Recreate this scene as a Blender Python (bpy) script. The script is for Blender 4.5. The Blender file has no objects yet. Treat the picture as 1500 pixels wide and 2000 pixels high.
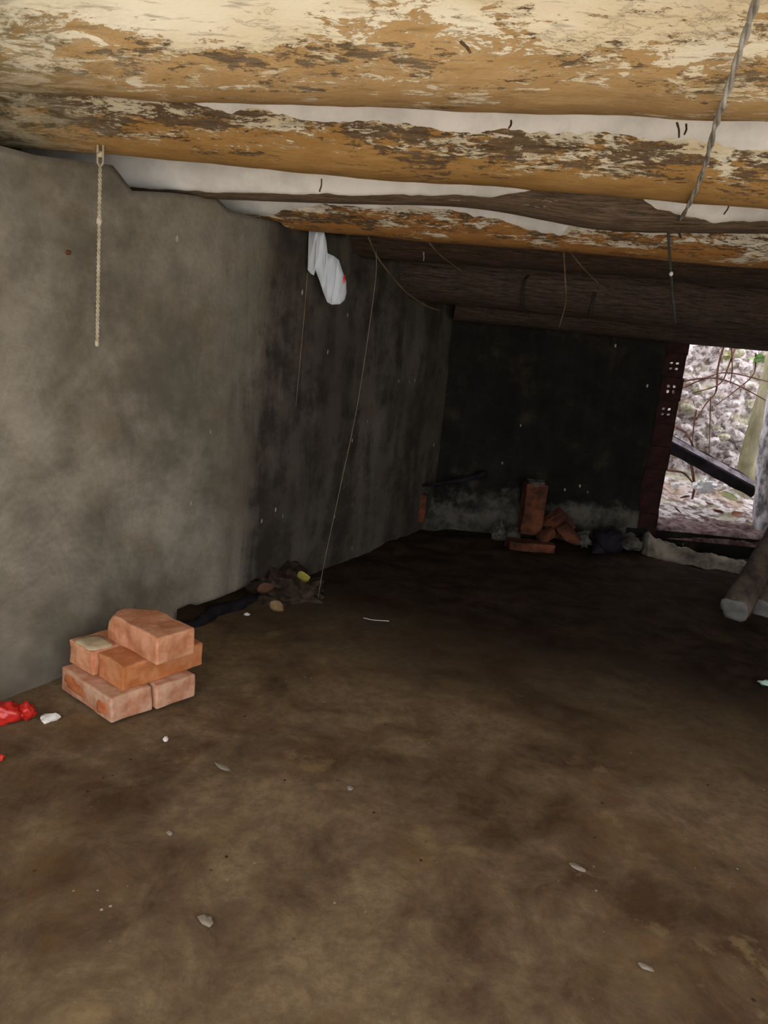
import bpy, math, random
from mathutils import Vector, Matrix, noise
random.seed(7)
SC = bpy.context.scene
COL = SC.collection

# ------------------------------------------------------------------ camera, sky, sun, exposure
CAM = Vector((0, 0, 0.85)); F = 1350.0
P_, R_ = math.radians(12), math.radians(5.7)
fwd = Vector((0, math.cos(P_), -math.sin(P_))); rgt0 = Vector((1, 0, 0)); up0 = rgt0.cross(fwd)
RGT = rgt0 * math.cos(R_) + up0 * math.sin(R_); UPV = -rgt0 * math.sin(R_) + up0 * math.cos(R_)
cd = bpy.data.cameras.new('camera'); cam = bpy.data.objects.new('camera', cd); COL.objects.link(cam)
cd.sensor_fit = 'VERTICAL'; cd.sensor_height = 36; cd.lens = F * 36 / 2000; cd.clip_start = 0.02
M = Matrix((RGT, UPV, -fwd)).transposed().to_4x4(); M.translation = CAM; cam.matrix_world = M
SC.camera = cam
w = bpy.data.worlds.new('overcast_sky'); SC.world = w; w.use_nodes = True
bg = w.node_tree.nodes['Background']; bg.inputs[0].default_value = (0.97, 0.97, 1.0, 1); bg.inputs[1].default_value = 3.0
sd = bpy.data.lights.new('sun', 'SUN'); sd.energy = 20; sd.angle = math.radians(3); sd.color = (1, 0.97, 0.92)
sun = bpy.data.objects.new('sun', sd); COL.objects.link(sun); sun.location = (-2, -6, 9)
sun.rotation_euler = Vector((0.22, 0.55, -1.0)).to_track_quat('-Z', 'Y').to_euler()
SC.view_settings.view_transform = 'Standard'; SC.view_settings.look = 'None'
SC.view_settings.gamma = 1; SC.view_settings.use_curve_mapping = False
SC.view_settings.exposure = 0.0
SC.cycles.max_bounces = 5; SC.cycles.diffuse_bounces = 4; SC.cycles.adaptive_threshold = 0.06; SC.cycles.adaptive_min_samples = 24

def ray(x, y): return fwd * F + RGT * (x - 750) - UPV * (y - 1000)
def at(x, y, Y): d = ray(x, y); return CAM + d * (Y / d.y)              # the spot at depth Y metres
def fl(x, y, z=0.0): d = ray(x, y); return CAM + d * ((z - CAM.z) / d.z)  # the spot at height z

# ------------------------------------------------------------------ helpers
def fb(x, y, z, o=3): return noise.fractal(Vector((x, y, z)), 1.0, 2.0, o)
def obj(name, verts, faces, mat, parent=None, uv=None, smooth=True):
    me = bpy.data.meshes.new(name); me.from_pydata([tuple(v) for v in verts], [], faces); me.update()
    if smooth: me.polygons.foreach_set('use_smooth', [True] * len(me.polygons))
    if uv:
        lay = me.uv_layers.new(name='UVMap')
        idx = [0] * len(me.loops); me.loops.foreach_get('vertex_index', idx)
        flat = []
        for i in idx: flat += uv[i]
        lay.data.foreach_set('uv', flat)
    if mat: me.materials.append(mat)
    o = bpy.data.objects.new(name, me); COL.objects.link(o)
    if parent: o.parent = parent
    return o
def tag(o, label=None, cat=None, group=None, kind=None):
    if label: o['label'] = label
    if cat: o['category'] = cat
    if group: o['group'] = group
    if kind: o['kind'] = kind
    return o
def empty(name, loc=(0, 0, 0)):
    e = bpy.data.objects.new(name, None); COL.objects.link(e); e.location = loc; return e
def grid(nu, nv, wrap=False):
    f = []
    for i in range(nu - 1):
        for j in range(nv if wrap else nv - 1):
            k = (j + 1) % nv
            f.append((i * nv + j, (i + 1) * nv + j, (i + 1) * nv + k, i * nv + k))
    return f
def tube(name, pts, rad, mat, parent=None, n=8, sub=6, jit=0.0, seed=0):
    """round tapering strand through pts (Catmull-Rom), capped"""
    pts = [Vector(p) for p in pts]; path = []
    ext = [pts[0] * 2 - pts[1]] + pts + [pts[-1] * 2 - pts[-2]]
    for i in range(1, len(ext) - 2):
        a, b, c, d = ext[i - 1:i + 3]
        for k in range(sub):
            t = k / sub
            path.append(0.5 * ((2 * b) + (c - a) * t + (2 * a - 5 * b + 4 * c - d) * t * t + (3 * b - a - 3 * c + d) * t ** 3))
    path.append(pts[-1])
    N = len(path); V = []
    ref = Vector((0.31, 0.52, 0.79))
    for i, p in enumerate(path):
        t = (path[min(i + 1, N - 1)] - path[max(i - 1, 0)]).normalized()
        a = t.cross(ref)
        if a.length < 0.1: a = t.cross(Vector((1, 0, 0)))
        a.normalize(); b = t.cross(a)
        u = i / (N - 1); r = rad(u) if callable(rad) else rad
        for j in range(n):
            an = 2 * math.pi * j / n
            rr = r * (1 + jit * noise.noise(Vector((i * .35 + seed, math.cos(an) * 1.3, math.sin(an) * 1.3))))
            V.append(p + (a * math.cos(an) + b * math.sin(an)) * rr)
    fs = grid(N, n, True); fs.append(tuple(range(n))); fs.append(tuple(reversed(range((N - 1) * n, N * n))))
    return obj(name, V, fs, mat, parent)
_ico = {}
def ico(sub):
    if sub not in _ico:
        import bmesh
        bm = bmesh.new(); bmesh.ops.create_icosphere(bm, subdivisions=sub, radius=1)
        _ico[sub] = ([v.co.copy() for v in bm.verts], [tuple(v.index for v in f.verts) for f in bm.faces]); bm.free()
    return _ico[sub]
def blob(name, c, s, mat, parent=None, sub=2, amp=.25, fr=1.6, seed=0, rot=0, smooth=False, flat=None):
    """a lump: displaced sphere of half sizes s, its local origin at c"""
    vs, fs = ico(sub); V = []
    for v in vs:
        k = 1 + amp * fb(v.x * fr + seed * 7.3, v.y * fr, v.z * fr)
        p = Vector((v.x * s[0] * k, v.y * s[1] * k, v.z * s[2] * k))
        if flat is not None and p.z < flat: p.z = flat
        V.append(p)
    o = obj(name, V, fs, mat, parent, smooth=smooth); o.location = c; o.rotation_euler = (0, 0, rot); return o
def box_mesh(name, c0, c1, mat, parent=None, **k):
    x0, y0, z0 = c0; x1, y1, z1 = c1
    V = [(x, y, z) for x in (x0, x1) for y in (y0, y1) for z in (z0, z1)]
    Fc = [(0, 1, 3, 2), (4, 6, 7, 5), (0, 4, 5, 1), (2, 3, 7, 6), (0, 2, 6, 4), (1, 5, 7, 3)]
    return obj(name, V, Fc, mat, parent, smooth=False)

# ------------------------------------------------------------------ materials
class G:
    def __init__(s, name):
        s.m = bpy.data.materials.new(name); s.m.use_nodes = True; s.t = s.m.node_tree; s.t.nodes.clear()
    def n(s, typ, ins=None, **at_):
        nd = s.t.nodes.new(typ)
        for k, v in at_.items(): setattr(nd, k, v)
        for k, v in (ins or {}).items():
            if isinstance(v, bpy.types.NodeSocket): s.t.links.new(v, nd.inputs[k])
            elif v is not None: nd.inputs[k].default_value = v
        return nd
    def co(s, kind='Object', scale=(1, 1, 1)):
        t = s.n('ShaderNodeTexCoord')
        return s.n('ShaderNodeMapping', {'Vector': t.outputs[kind], 'Scale': scale}).outputs[0]
    def noise(s, vec, scale, detail=4, rough=.55, dist=0.0):
        return s.n('ShaderNodeTexNoise', {'Vector': vec, 'Scale': scale, 'Detail': detail, 'Roughness': rough, 'Distortion': dist}).outputs['Fac']
    def ramp(s, fac, stops, interp='LINEAR'):
        r = s.n('ShaderNodeValToRGB', {'Fac': fac}); cr = r.color_ramp; cr.interpolation = interp
        while len(cr.elements) < len(stops): cr.elements.new(0.5)
        for e, (p, c) in zip(cr.elements, stops):
            e.position = p; e.color = (c, c, c, 1) if isinstance(c, (int, float)) else (*c, 1)
        return r.outputs[0]
    def mix(s, fac, a, b, mode='MIX'):
        x = s.n('ShaderNodeMix', data_type='RGBA', blend_type=mode)
        for i, v in ((0, fac), (6, a), (7, b)):
            if isinstance(v, bpy.types.NodeSocket): s.t.links.new(v, x.inputs[i])
            elif isinstance(v, tuple): x.inputs[i].default_value = (*v, 1)
            else: x.inputs[i].default_value = v
        return x.outputs[2]
    def math(s, op, a, b=None, clamp=False):
        x = s.n('ShaderNodeMath', operation=op, use_clamp=clamp)
        for i, v in enumerate((a, b)):
            if isinstance(v, bpy.types.NodeSocket): s.t.links.new(v, x.inputs[i])
            elif v is not None: x.inputs[i].default_value = v
        return x.outputs[0]
    def sstep(s, v, lo, hi):
        x = s.n('ShaderNodeMapRange', {'Value': v, 'From Min': lo, 'From Max': hi}, interpolation_type='SMOOTHSTEP'); return x.outputs[0]
    def out(s, col, rough=.9, height=None, bs=.4, bd=.01, spec=.25, **k):
        b = s.n('ShaderNodeBsdfPrincipled', {'Base Color': col if isinstance(col, bpy.types.NodeSocket) else (*col, 1), 'Roughness': rough, 'Specular IOR Level': spec})
        for kk, v in k.items(): b.inputs[kk.replace('_', ' ')].default_value = v
        if height is not None:
            s.t.links.new(s.n('ShaderNodeBump', {'Height': height, 'Strength': bs, 'Distance': bd}).outputs[0], b.inputs['Normal'])
        o = s.n('ShaderNodeOutputMaterial'); s.t.links.new(b.outputs[0], o.inputs[0]); return s.m

def simple(name, c1, c2, scale=8, rough=.9, stretch=(1, 1, 1), bs=.4, bd=.004, rnd=0.0, **k):
    g = G(name); v = g.co('Object', stretch)
    n = g.noise(v, scale, 6, .6)
    c = g.mix(g.sstep(n, .33, .67), c1, c2)
    if rnd:
        oi = g.n('ShaderNodeObjectInfo').outputs['Random']
        hs = g.n('ShaderNodeHueSaturation', {'Color': c, 'Value': g.math('ADD', g.math('MULTIPLY', oi, rnd), 1 - rnd / 2)}); c = hs.outputs[0]
    return g.out(c, rough, g.noise(v, scale * 4, 5, .65), bs, bd, **k)

def paint_mat(name, t_ochre, t_cream, wood=((.045, .03, .018), (.15, .10, .055)), ochre=((.34, .185, .055), (.45, .27, .10)), cream=((.64, .55, .38), (.76, .71, .58)), seed=0.0, xmold=None):
    """weathered log: bare wood, ochre coat, cream coat; the thresholds follow v, the turn around the log"""
    g = G(name)
    uvn = g.n('ShaderNodeTexCoord').outputs['UV']
    sx = g.n('ShaderNodeSeparateXYZ', {0: uvn}); v = sx.outputs[1]; u = sx.outputs[0]
    vec = g.n('ShaderNodeMapping', {'Vector': uvn, 'Location': (seed, seed * 1.7, 0), 'Scale': (1.0, 3.2, 1)}).outputs[0]
    # grainy, along-the-log patches
    big = g.noise(vec, 4.2, 3, .5, .4); mid = g.noise(vec, 19, 8, .74, .5)
    fine = g.noise(g.n('ShaderNodeMapping', {'Vector': uvn, 'Scale': (1, 3.6, 1), 'Location': (seed * 3, 0, 0)}).outputs[0], 48, 6, .75)
    e1 = g.math('ADD', g.math('ADD', g.math('MULTIPLY', big, .34), g.math('MULTIPLY', mid, .42)), g.math('MULTIPLY', fine, .24))
    big2 = g.noise(vec, 3.1, 3, .5, .5); mid2 = g.noise(vec, 13, 9, .76, .6)
    e2 = g.math('ADD', g.math('ADD', g.math('MULTIPLY', big2, .30), g.math('MULTIPLY', mid2, .44)), g.math('MULTIPLY', fine, .26))
    to = g.ramp(v, t_ochre); tc = g.ramp(v, t_cream)
    m1 = g.sstep(g.math('SUBTRACT', e1, to), -.012, .012)
    m2 = g.sstep(g.math('SUBTRACT', e2, tc), -.008, .008)
    grain = g.noise(g.n('ShaderNodeMapping', {'Vector': uvn, 'Scale': (1, 10, 1), 'Location': (seed, 0, 0)}).outputs[0], 9, 8, .72, .3)
    wd = g.mix(g.sstep(g.math('ADD', g.math('MULTIPLY', grain, .7), g.math('MULTIPLY', fine, .3)), .36, .64), wood[0], wood[1])
    oc = g.mix(g.sstep(mid2, .3, .7), ochre[0], ochre[1])
    crm = g.mix(g.sstep(big, .35, .65), cream[0], cream[1])
    streak = g.noise(g.n('ShaderNodeMapping', {'Vector': uvn, 'Scale': (1, 9, 1)}).outputs[0], 14, 4, .6)
    c = g.mix(m1, wd, oc); c = g.mix(m2, c, crm)
    c = g.mix(g.math('MULTIPLY', g.sstep(streak, .55, .70), .5), c, (.13, .095, .06))
    if xmold is not None:   # greenish-grey mould towards the wall end
        mm = g.math('MULTIPLY', g.sstep(g.math('ADD', u, g.math('MULTIPLY', mid, .5)), xmold + .32, xmold + .02), .8)
        c = g.mix(mm, c, g.mix(g.sstep(mid2, .42, .56), (.11, .10, .055), (.46, .43, .32)))
    h = g.math('ADD', g.math('ADD', g.math('MULTIPLY', m1, .5), g.math('MULTIPLY', m2, .5)), g.math('MULTIPLY', fine, .5))
    return g.out(c, .82, h, .6, .004)

# ochre/cream thresholds by v: 0 = side facing the entrance, .25 = underside, .5 = far side
M_A = paint_mat('peeling_cream_paint', [(0, .44), (.15, .45), (.25, .44), (.5, .42)], [(0, .445), (.08, .45), (.13, .475), (.18, .52), (.25, .545), (.5, .56)], seed=1.3, xmold=-.46, ochre=((.38, .24, .10), (.50, .34, .17)), wood=((.09, .065, .04), (.24, .175, .11)))
M_B = paint_mat('peeling_ochre_paint', [(0, .545), (.12, .52), (.16, .49), (.20, .44), (.27, .40), (.5, .4)], [(0, .46), (.10, .505), (.14, .54), (.18, .57), (.24, .60), (.5, .66)], seed=5.1, xmold=-.66, wood=((.07, .045, .025), (.19, .13, .08)))
M_C = paint_mat('bare_brown_wood', [(0, .6), (.5, .6)], [(0, .58), (.25, .64), (.5, .7)], wood=((.035, .023, .015), (.21, .15, .10)), seed=9.7)
M_D = paint_mat('flaking_ochre_paint', [(0, .54), (.15, .48), (.22, .44), (.5, .44)], [(0, .47), (.14, .52), (.22, .56), (.5, .62)], seed=13.9, ochre=((.27, .12, .03), (.36, .18, .055)), cream=((.6, .54, .42), (.7, .66, .56)))
M_E = paint_mat('dark_weathered_wood', [(0, .63), (.5, .66)], [(0, .63), (.5, .7)], wood=((.014, .009, .006), (.075, .045, .03)), cream=((.3, .26, .2), (.4, .36, .3)), seed=17.2)
M_F = paint_mat('sooty_brown_wood', [(0, .66), (.5, .7)], [(0, .66), (.5, .72)], wood=((.010, .007, .005), (.085, .054, .038)), cream=((.3, .26, .2), (.36, .3, .26)), seed=23.5)
g = G('white_plaster'); vv = g.co()
M_PL = g.out(g.mix(g.sstep(g.noise(vv, 6, 5, .6), .3, .62), (.62, .61, .60), (.84, .83, .82)), .85, g.noise(vv, 25, 6, .65), .5, .006)

def plaster_mat(name, soot_shade_at, soot_shade_w, light, dark, soot, foot=None):
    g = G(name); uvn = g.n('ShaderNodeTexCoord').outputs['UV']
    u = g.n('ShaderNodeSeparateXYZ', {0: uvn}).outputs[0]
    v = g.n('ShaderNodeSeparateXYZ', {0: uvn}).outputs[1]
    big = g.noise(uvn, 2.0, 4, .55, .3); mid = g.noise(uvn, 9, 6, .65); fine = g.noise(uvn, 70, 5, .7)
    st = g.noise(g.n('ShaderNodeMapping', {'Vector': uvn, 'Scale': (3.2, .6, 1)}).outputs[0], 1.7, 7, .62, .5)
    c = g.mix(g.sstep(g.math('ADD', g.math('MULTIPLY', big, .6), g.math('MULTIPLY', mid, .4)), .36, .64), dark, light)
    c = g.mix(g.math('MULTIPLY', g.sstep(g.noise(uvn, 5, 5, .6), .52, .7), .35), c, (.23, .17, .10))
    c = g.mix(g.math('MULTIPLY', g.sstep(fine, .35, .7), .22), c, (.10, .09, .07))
    # sooty damp stain, deepened to paint the light falloff: its edge wanders, then runs in vertical streaks
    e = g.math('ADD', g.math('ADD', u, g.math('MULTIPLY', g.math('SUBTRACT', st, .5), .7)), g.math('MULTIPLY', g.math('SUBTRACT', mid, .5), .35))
    m = g.sstep(e, soot_shade_at, soot_shade_at + soot_shade_w)
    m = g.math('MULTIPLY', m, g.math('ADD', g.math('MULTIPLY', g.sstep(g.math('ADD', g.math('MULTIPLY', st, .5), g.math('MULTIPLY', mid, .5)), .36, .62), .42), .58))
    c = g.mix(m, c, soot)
    if foot:   # render has fallen off along the foot and bares pale concrete
        fm = g.sstep(g.math('ADD', g.math('SUBTRACT', .27, v), g.math('MULTIPLY', g.math('SUBTRACT', g.noise(uvn, 5, 6, .65), .5), .75)), .02, .16)
        c = g.mix(g.math('MULTIPLY', fm, g.math('ADD', g.math('MULTIPLY', g.sstep(mid, .36, .62), .8), .2)), c, foot)
    # chips of white plaster and drips
    sp = g.n('ShaderNodeTexVoronoi', {'Vector': g.n('ShaderNodeMapping', {'Vector': uvn, 'Scale': (1, .55, 1)}).outputs[0], 'Scale': 16.0}).outputs['Distance']
    spm = g.math('MULTIPLY', g.sstep(sp, .10, .05), g.sstep(g.noise(uvn, 3.3, 2, .5), .5, .58))
    c = g.mix(g.math('MULTIPLY', spm, .8), c, (.5, .48, .45))
    h = g.math('ADD', g.math('MULTIPLY', mid, .6), g.math('MULTIPLY', fine, .25))
    return g.out(c, .95, h, .45, .008, spec=.06)
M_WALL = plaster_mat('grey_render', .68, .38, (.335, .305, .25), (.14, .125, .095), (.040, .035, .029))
M_BACK = plaster_mat('sooty_shaded_render', -.7, .3, (.035, .033, .03), (.016, .015, .013), (.010, .0093, .008), (.10, .093, .078))  # sooty black, deepened to carry the light falloff at the back
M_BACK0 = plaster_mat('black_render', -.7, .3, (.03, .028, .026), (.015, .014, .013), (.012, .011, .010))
M_PALE = simple('pale_worn_concrete', (.018, .016, .014), (.11, .10, .08), 14)

g = G('dirty_concrete'); vv = g.co()
big = g.noise(vv, 1.7, 5, .6, .5); mid = g.noise(vv, 8, 9, .72, .4); fine = g.noise(vv, 40, 7, .78)
c = g.mix(g.sstep(g.math('ADD', g.math('MULTIPLY', big, .55), g.math('MULTIPLY', mid, .45)), .37, .63), (.065, .037, .018), (.25, .178, .102))
c = g.mix(g.math('MULTIPLY', g.sstep(g.noise(vv, 2.6, 5, .65), .5, .68), .6), c, (.15, .082, .032))
c = g.mix(g.math('MULTIPLY', g.sstep(g.noise(vv, 5, 8, .74), .57, .66), .6), c, (.36, .25, .115))
c = g.mix(g.math('MULTIPLY', g.sstep(fine, .38, .66), .5), c, (.08, .06, .04))
sp = g.n('ShaderNodeTexVoronoi', {'Vector': vv, 'Scale': 30.0}).outputs['Distance']
c = g.mix(g.math('MULTIPLY', g.sstep(sp, .09, .05), g.sstep(g.noise(vv, 4, 2), .54, .64)), c, (.42, .38, .30))
sp2 = g.n('ShaderNodeTexVoronoi', {'Vector': vv, 'Scale': 22.0}).outputs['Distance']
c = g.mix(g.math('MULTIPLY', g.sstep(sp2, .10, .05), g.sstep(g.noise(vv, 5.3, 2), .52, .62)), c, (.05, .025, .015))
# black soil with the light falloff painted in, far and right; ragged edge
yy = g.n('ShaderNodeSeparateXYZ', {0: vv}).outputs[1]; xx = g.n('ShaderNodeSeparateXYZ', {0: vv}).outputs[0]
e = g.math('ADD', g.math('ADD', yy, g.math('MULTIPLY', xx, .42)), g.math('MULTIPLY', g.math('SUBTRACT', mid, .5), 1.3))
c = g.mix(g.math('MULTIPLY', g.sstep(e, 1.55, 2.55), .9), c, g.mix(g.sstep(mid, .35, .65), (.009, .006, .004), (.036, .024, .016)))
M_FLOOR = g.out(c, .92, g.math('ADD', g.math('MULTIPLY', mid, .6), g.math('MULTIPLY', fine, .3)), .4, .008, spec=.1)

M_BRICK = [simple('orange_brick_%d' % i, a, b, 22, .9, rnd=.12) for i, (a, b) in enumerate([((.46, .175, .08), (.66, .33, .19)), ((.46, .15, .045), (.60, .26, .12)), ((.42, .17, .09), (.58, .36, .24))])]
M_BRICKD = simple('dull_red_brick', (.035, .013, .008), (.15, .05, .022), 14)
M_MORT = simple('mortar_crust', (.40, .30, .20), (.62, .52, .34), 18)
M_HOLLOW = simple('burnt_red_clay', (.010, .0045, .004), (.04, .012, .010), 12)

# ------------------------------------------------------------------ floor, walls, ceiling
WA = Vector((-.845, 1.463, 0)); WD = Vector((.433, .9014, 0)); WN = Vector((.9014, -.433, 0))   # left wall: foot, run, normal
YB = 3.76
def wall_x(y): return WA.x + (y - WA.y) * WD.x / WD.y
nx, ny = 230, 230; V = []; x0, x1, y0, y1 = -2.3, 2.6, -.6, 4.0
for i in range(nx):
    for j in range(ny):
        x = x0 + (x1 - x0) * i / (nx - 1); y = y0 + (y1 - y0) * j / (ny - 1)
        z = .006 * fb(x * 2.2, y * 2.2, 0, 4) + .0025 * fb(x * 14, y * 14, 3, 2) - .004
        if y > 2.3: z += min(1, (y - 2.3)) * .012 * fb(x * 5, y * 5, 9, 3)
        V.append((x, y, min(z, .012)))
floor = tag(obj('floor', V, grid(nx, ny), M_FLOOR), 'worn dirty concrete floor, brown near and black far back with soil and painted light falloff', kind='structure')
box_mesh('floor_base', (x0, y0, -.2), (x1, y1, -.03), M_FLOOR, floor)

def pl(*pts):
    def f(x):
        if x <= pts[0][0]: return pts[0][1]
        for (a, va), (b, vb) in zip(pts, pts[1:]):
            if x <= b: return va + (vb - va) * (x - a) / (b - a)
        return pts[-1][1]
    return f
wtop = pl((-.2, 1.185), (.1, 1.205), (.3, 1.240), (.36, 1.200), (.5, 1.230), (.68, 1.258), (.73, 1.240), (.85, 1.248), (1.1, 1.27), (1.4, 1.30), (1.6, 1.45))
ns, nz = 240, 90; s0, s1, zt = -2.2, 2.9, 1.5; V = []; UV = []
for i in range(ns):
    s = s0 + (s1 - s0) * i / (ns - 1)
    for j in range(nz):
        z = -.04 + (wtop(s) + .04) * (j / (nz - 1)) ** 1.15
        d = .010 * fb(s * 2.1, z * 2.1, 5, 4) + .002 * fb(s * 15, z * 15, 1, 2)
        # broken-out hollow along the foot of the wall beside the bricks
        hz = .050 + .022 * noise.noise(Vector((s * 9, 0, 3)))
        if .58 < s < 1.16 and z < hz: d -= .26
        V.append(WA + WD * s + WN * d + Vector((0, 0, z))); UV.append((s, z))
nf = len(V)
fs = [tuple(reversed(f)) for f in grid(ns, nz)]
# top ledge and back side, half a metre behind
for i in range(ns): V.append(V[i * nz + nz - 1] - WN * .5); UV.append(UV[i * nz + nz - 1])
for i in range(ns): V.append((WA + WD * (s0 + (s1 - s0) * i / (ns - 1)) - WN * .5 + Vector((0, 0, -.04)))); UV.append((s0 + (s1 - s0) * i / (ns - 1), 0))
for i in range(ns - 1):
    a, b = i * nz + nz - 1, (i + 1) * nz + nz - 1
    fs += [(a, nf + i, nf + i + 1, b), (nf + i, nf + ns + i, nf + ns + i + 1, nf + i + 1)]
fs += [tuple(list(range(nz)) + [nf, nf + ns]), tuple([(ns - 1) * nz + j for j in reversed(range(nz))] + [nf + 2 * ns - 1, nf + ns - 1])]
wl = tag(obj('wall_left', V, fs, M_WALL, uv=UV), 'grey rendered wall, sooty and streaked, with light falloff painted in towards the back', kind='structure')

qa = [WA + WD * a - WN * b + Vector((0, 0, z)) for a in (s0, 1.7) for b in (.40, .49) for z in (1.15, 1.5)]
obj('leak_infill', qa, [(0, 1, 3, 2), (4, 6, 7, 5), (0, 4, 5, 1), (2, 3, 7, 6), (0, 2, 6, 4), (1, 5, 7, 3)], M_WALL, wl, uv=[(.3, 1.3)] * 8, smooth=False)  # added infill, keeps outside light from leaking in over the wall
def panel(name, xa, xb, za, zb, y, th, mat, parent=None, nx_=60, nz_=50, ragged=0.0, seed=0):
    """rendered wall panel facing the entrance"""
    V = []; UV = []
    for i in range(nx_):
        for j in range(nz_):
            x = xa + (xb - xa) * i / (nx_ - 1); z = za + (zb - za) * j / (nz_ - 1)
            d = .012 * fb(x * 2.3, z * 2.3, 8 + seed, 4) + .003 * fb(x * 16, z * 16, 2, 2)
            if ragged and z < .26: d += ragged * (.26 - z) * max(0, .5 + 1.6 * noise.noise(Vector((x * 6, z * 5, 4 + seed))))
            V.append((x, y - d, z)); UV.append((x, z))
    n0 = len(V)
    c = [(0, 0), (0, nz_ - 1), (nx_ - 1, nz_ - 1), (nx_ - 1, 0)]
    for i, j in c:
        p = V[i * nz_ + j]; V.append((p[0], y + th, p[2])); UV.append(UV[i * nz_ + j])
    fs = [tuple(f) for f in grid(nx_, nz_)]
    fs += [(n0, n0 + 1, n0 + 2, n0 + 3), tuple([n0] + [0 * nz_ + j for j in range(nz_)] + [n0 + 1]), tuple([n0 + 1] + [i * nz_ + nz_ - 1 for i in range(nx_)] + [n0 + 2]),
           tuple([n0 + 2] + [(nx_ - 1) * nz_ + j for j in reversed(range(nz_))] + [n0 + 3]), tuple([n0 + 3] + [i * nz_ for i in reversed(range(nx_))] + [n0])]
    return obj(name, V, fs, mat, parent, uv=UV)
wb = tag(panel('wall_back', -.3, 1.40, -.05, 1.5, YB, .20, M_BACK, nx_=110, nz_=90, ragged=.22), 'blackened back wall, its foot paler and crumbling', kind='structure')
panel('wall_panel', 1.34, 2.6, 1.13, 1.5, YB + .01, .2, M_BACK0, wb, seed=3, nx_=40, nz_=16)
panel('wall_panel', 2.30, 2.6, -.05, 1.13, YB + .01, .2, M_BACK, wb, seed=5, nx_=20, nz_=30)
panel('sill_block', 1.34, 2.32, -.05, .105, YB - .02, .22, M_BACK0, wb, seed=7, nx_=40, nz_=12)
wr = tag(panel('wall_right', -.7, 4.0, -.05, 1.5, 0, .2, M_WALL, nx_=40, nz_=20, seed=9), 'grey rendered wall closing the right side', kind='structure')
wr.rotation_euler = (0, 0, -math.pi / 2); wr.location = (2.45, 3.3, 0); wr.scale = (1, 1, 1)
# hollow clay bricks of the opening's left edge: four through-holes each
def hollow_mesh(holes):
    wd, ht, dp = .108, .121, .16; h0, gp_ = .017, .012
    if holes:
        xs = [0, .054 - gp_ / 2 - h0, .054 - gp_ / 2, .054 + gp_ / 2, .054 + gp_ / 2 + h0, wd]; zs = [0, ht / 2 - gp_ / 2 - h0, ht / 2 - gp_ / 2, ht / 2 + gp_ / 2, ht / 2 + gp_ / 2 + h0, ht]; hole = {(1, 1), (1, 3), (3, 1), (3, 3)}
    else:
        xs = [0, wd / 2, wd]; zs = [0, ht / 2, ht]; hole = set()
    nX, nZ = len(xs), len(zs); V = [(x, y, z) for y in (0, dp) for x in xs for z in zs]; fs = []
    I = lambda l, i, j: l * nX * nZ + i * nZ + j
    inside = lambda i, j: 0 <= i < nX - 1 and 0 <= j < nZ - 1
    for i in range(nX - 1):
        for j in range(nZ - 1):
            if (i, j) in hole:       # octagonal bore: corner triangles and eight walls
                x0_, x1_, z0_, z1_ = xs[i], xs[i + 1], zs[j], zs[j + 1]; a = .3
                oc = [(x0_ + (x1_ - x0_) * p, z0_ + (z1_ - z0_) * q) for p, q in ((a, 0), (1 - a, 0), (1, a), (1, 1 - a), (1 - a, 1), (a, 1), (0, 1 - a), (0, a))]
                k = len(V); V += [(x, 0, z) for x, z in oc] + [(x, dp, z) for x, z in oc]
                for q in range(8): fs.append((k + q, k + (q + 1) % 8, k + 8 + (q + 1) % 8, k + 8 + q))
                for l in (0, 1):
                    for cc, p, q in ((I(l, i, j), 7, 0), (I(l, i + 1, j), 1, 2), (I(l, i + 1, j + 1), 3, 4), (I(l, i, j + 1), 5, 6)): fs.append((cc, k + l * 8 + q, k + l * 8 + p))
                continue
            fs.append((I(0, i, j), I(0, i + 1, j), I(0, i + 1, j + 1), I(0, i, j + 1)))
            fs.append((I(1, i, j), I(1, i, j + 1), I(1, i + 1, j + 1), I(1, i + 1, j)))
            for di, dj, a, b in ((-1, 0, (i, j), (i, j + 1)), (1, 0, (i + 1, j), (i + 1, j + 1)), (0, -1, (i, j), (i + 1, j)), (0, 1, (i, j + 1), (i + 1, j + 1))):
                if not inside(i + di, j + dj): fs.append((I(0, *a), I(0, *b), I(1, *b), I(1, *a)))
    return obj('brick', V, fs, M_HOLLOW, smooth=False)
proto = {}
for k in range(9):
    h = 5 <= k <= 7
    if h not in proto: o = proto[h] = hollow_mesh(h)
    else: o = proto[h].copy(); COL.objects.link(o)
    o.parent = wb; o.location = (1.395 + random.uniform(-.006, .006), YB + .0 + random.uniform(-.006, .006), .075 + k * .1225); o.rotation_euler = (0, 0, math.radians(-21 + random.uniform(-1, 1)))
# crumbling pale ledge under the opening
V = []; nn = 50; prof = 10
for i in range(nn):
    t = i / (nn - 1); p = at(1262, 1040, 3.62).lerp(at(1492, 1090, 3.40), t); p.z = 0
    for j in range(prof):
        a = math.pi * j / (prof - 1); k = 1 + .35 * fb(t * 9, math.cos(a), 2 + math.sin(a), 3)
        V.append(p + Vector((0, -math.cos(a) * .085 * k + .02, math.sin(a) * (.055 + .06 * (1 - t) ** 3) * k - .01)))
tag(obj('ledge', V, grid(nn, prof) + [tuple(range(prof)), tuple(reversed(range((nn - 1) * prof, nn * prof)))], simple('pale_ledge_concrete', (.09, .08, .06), (.34, .30, .23), 10), wb), 'pale crumbling concrete ledge at the foot of the opening')

tag(box_mesh('ceiling', (-2.4, -.25, 1.44), (2.65, 4.05, 1.62), M_PL), 'white plastered ceiling deck above the logs', kind='structure')
tag(box_mesh('storey_sun_block', (-2.4, .2, 1.63), (2.65, 4.05, 3.2), M_PL), 'unseen storey block above the cellar, sized to shade the bank', kind='structure')  # unseen storey mass, added and sized to shade the bank outside

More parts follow.
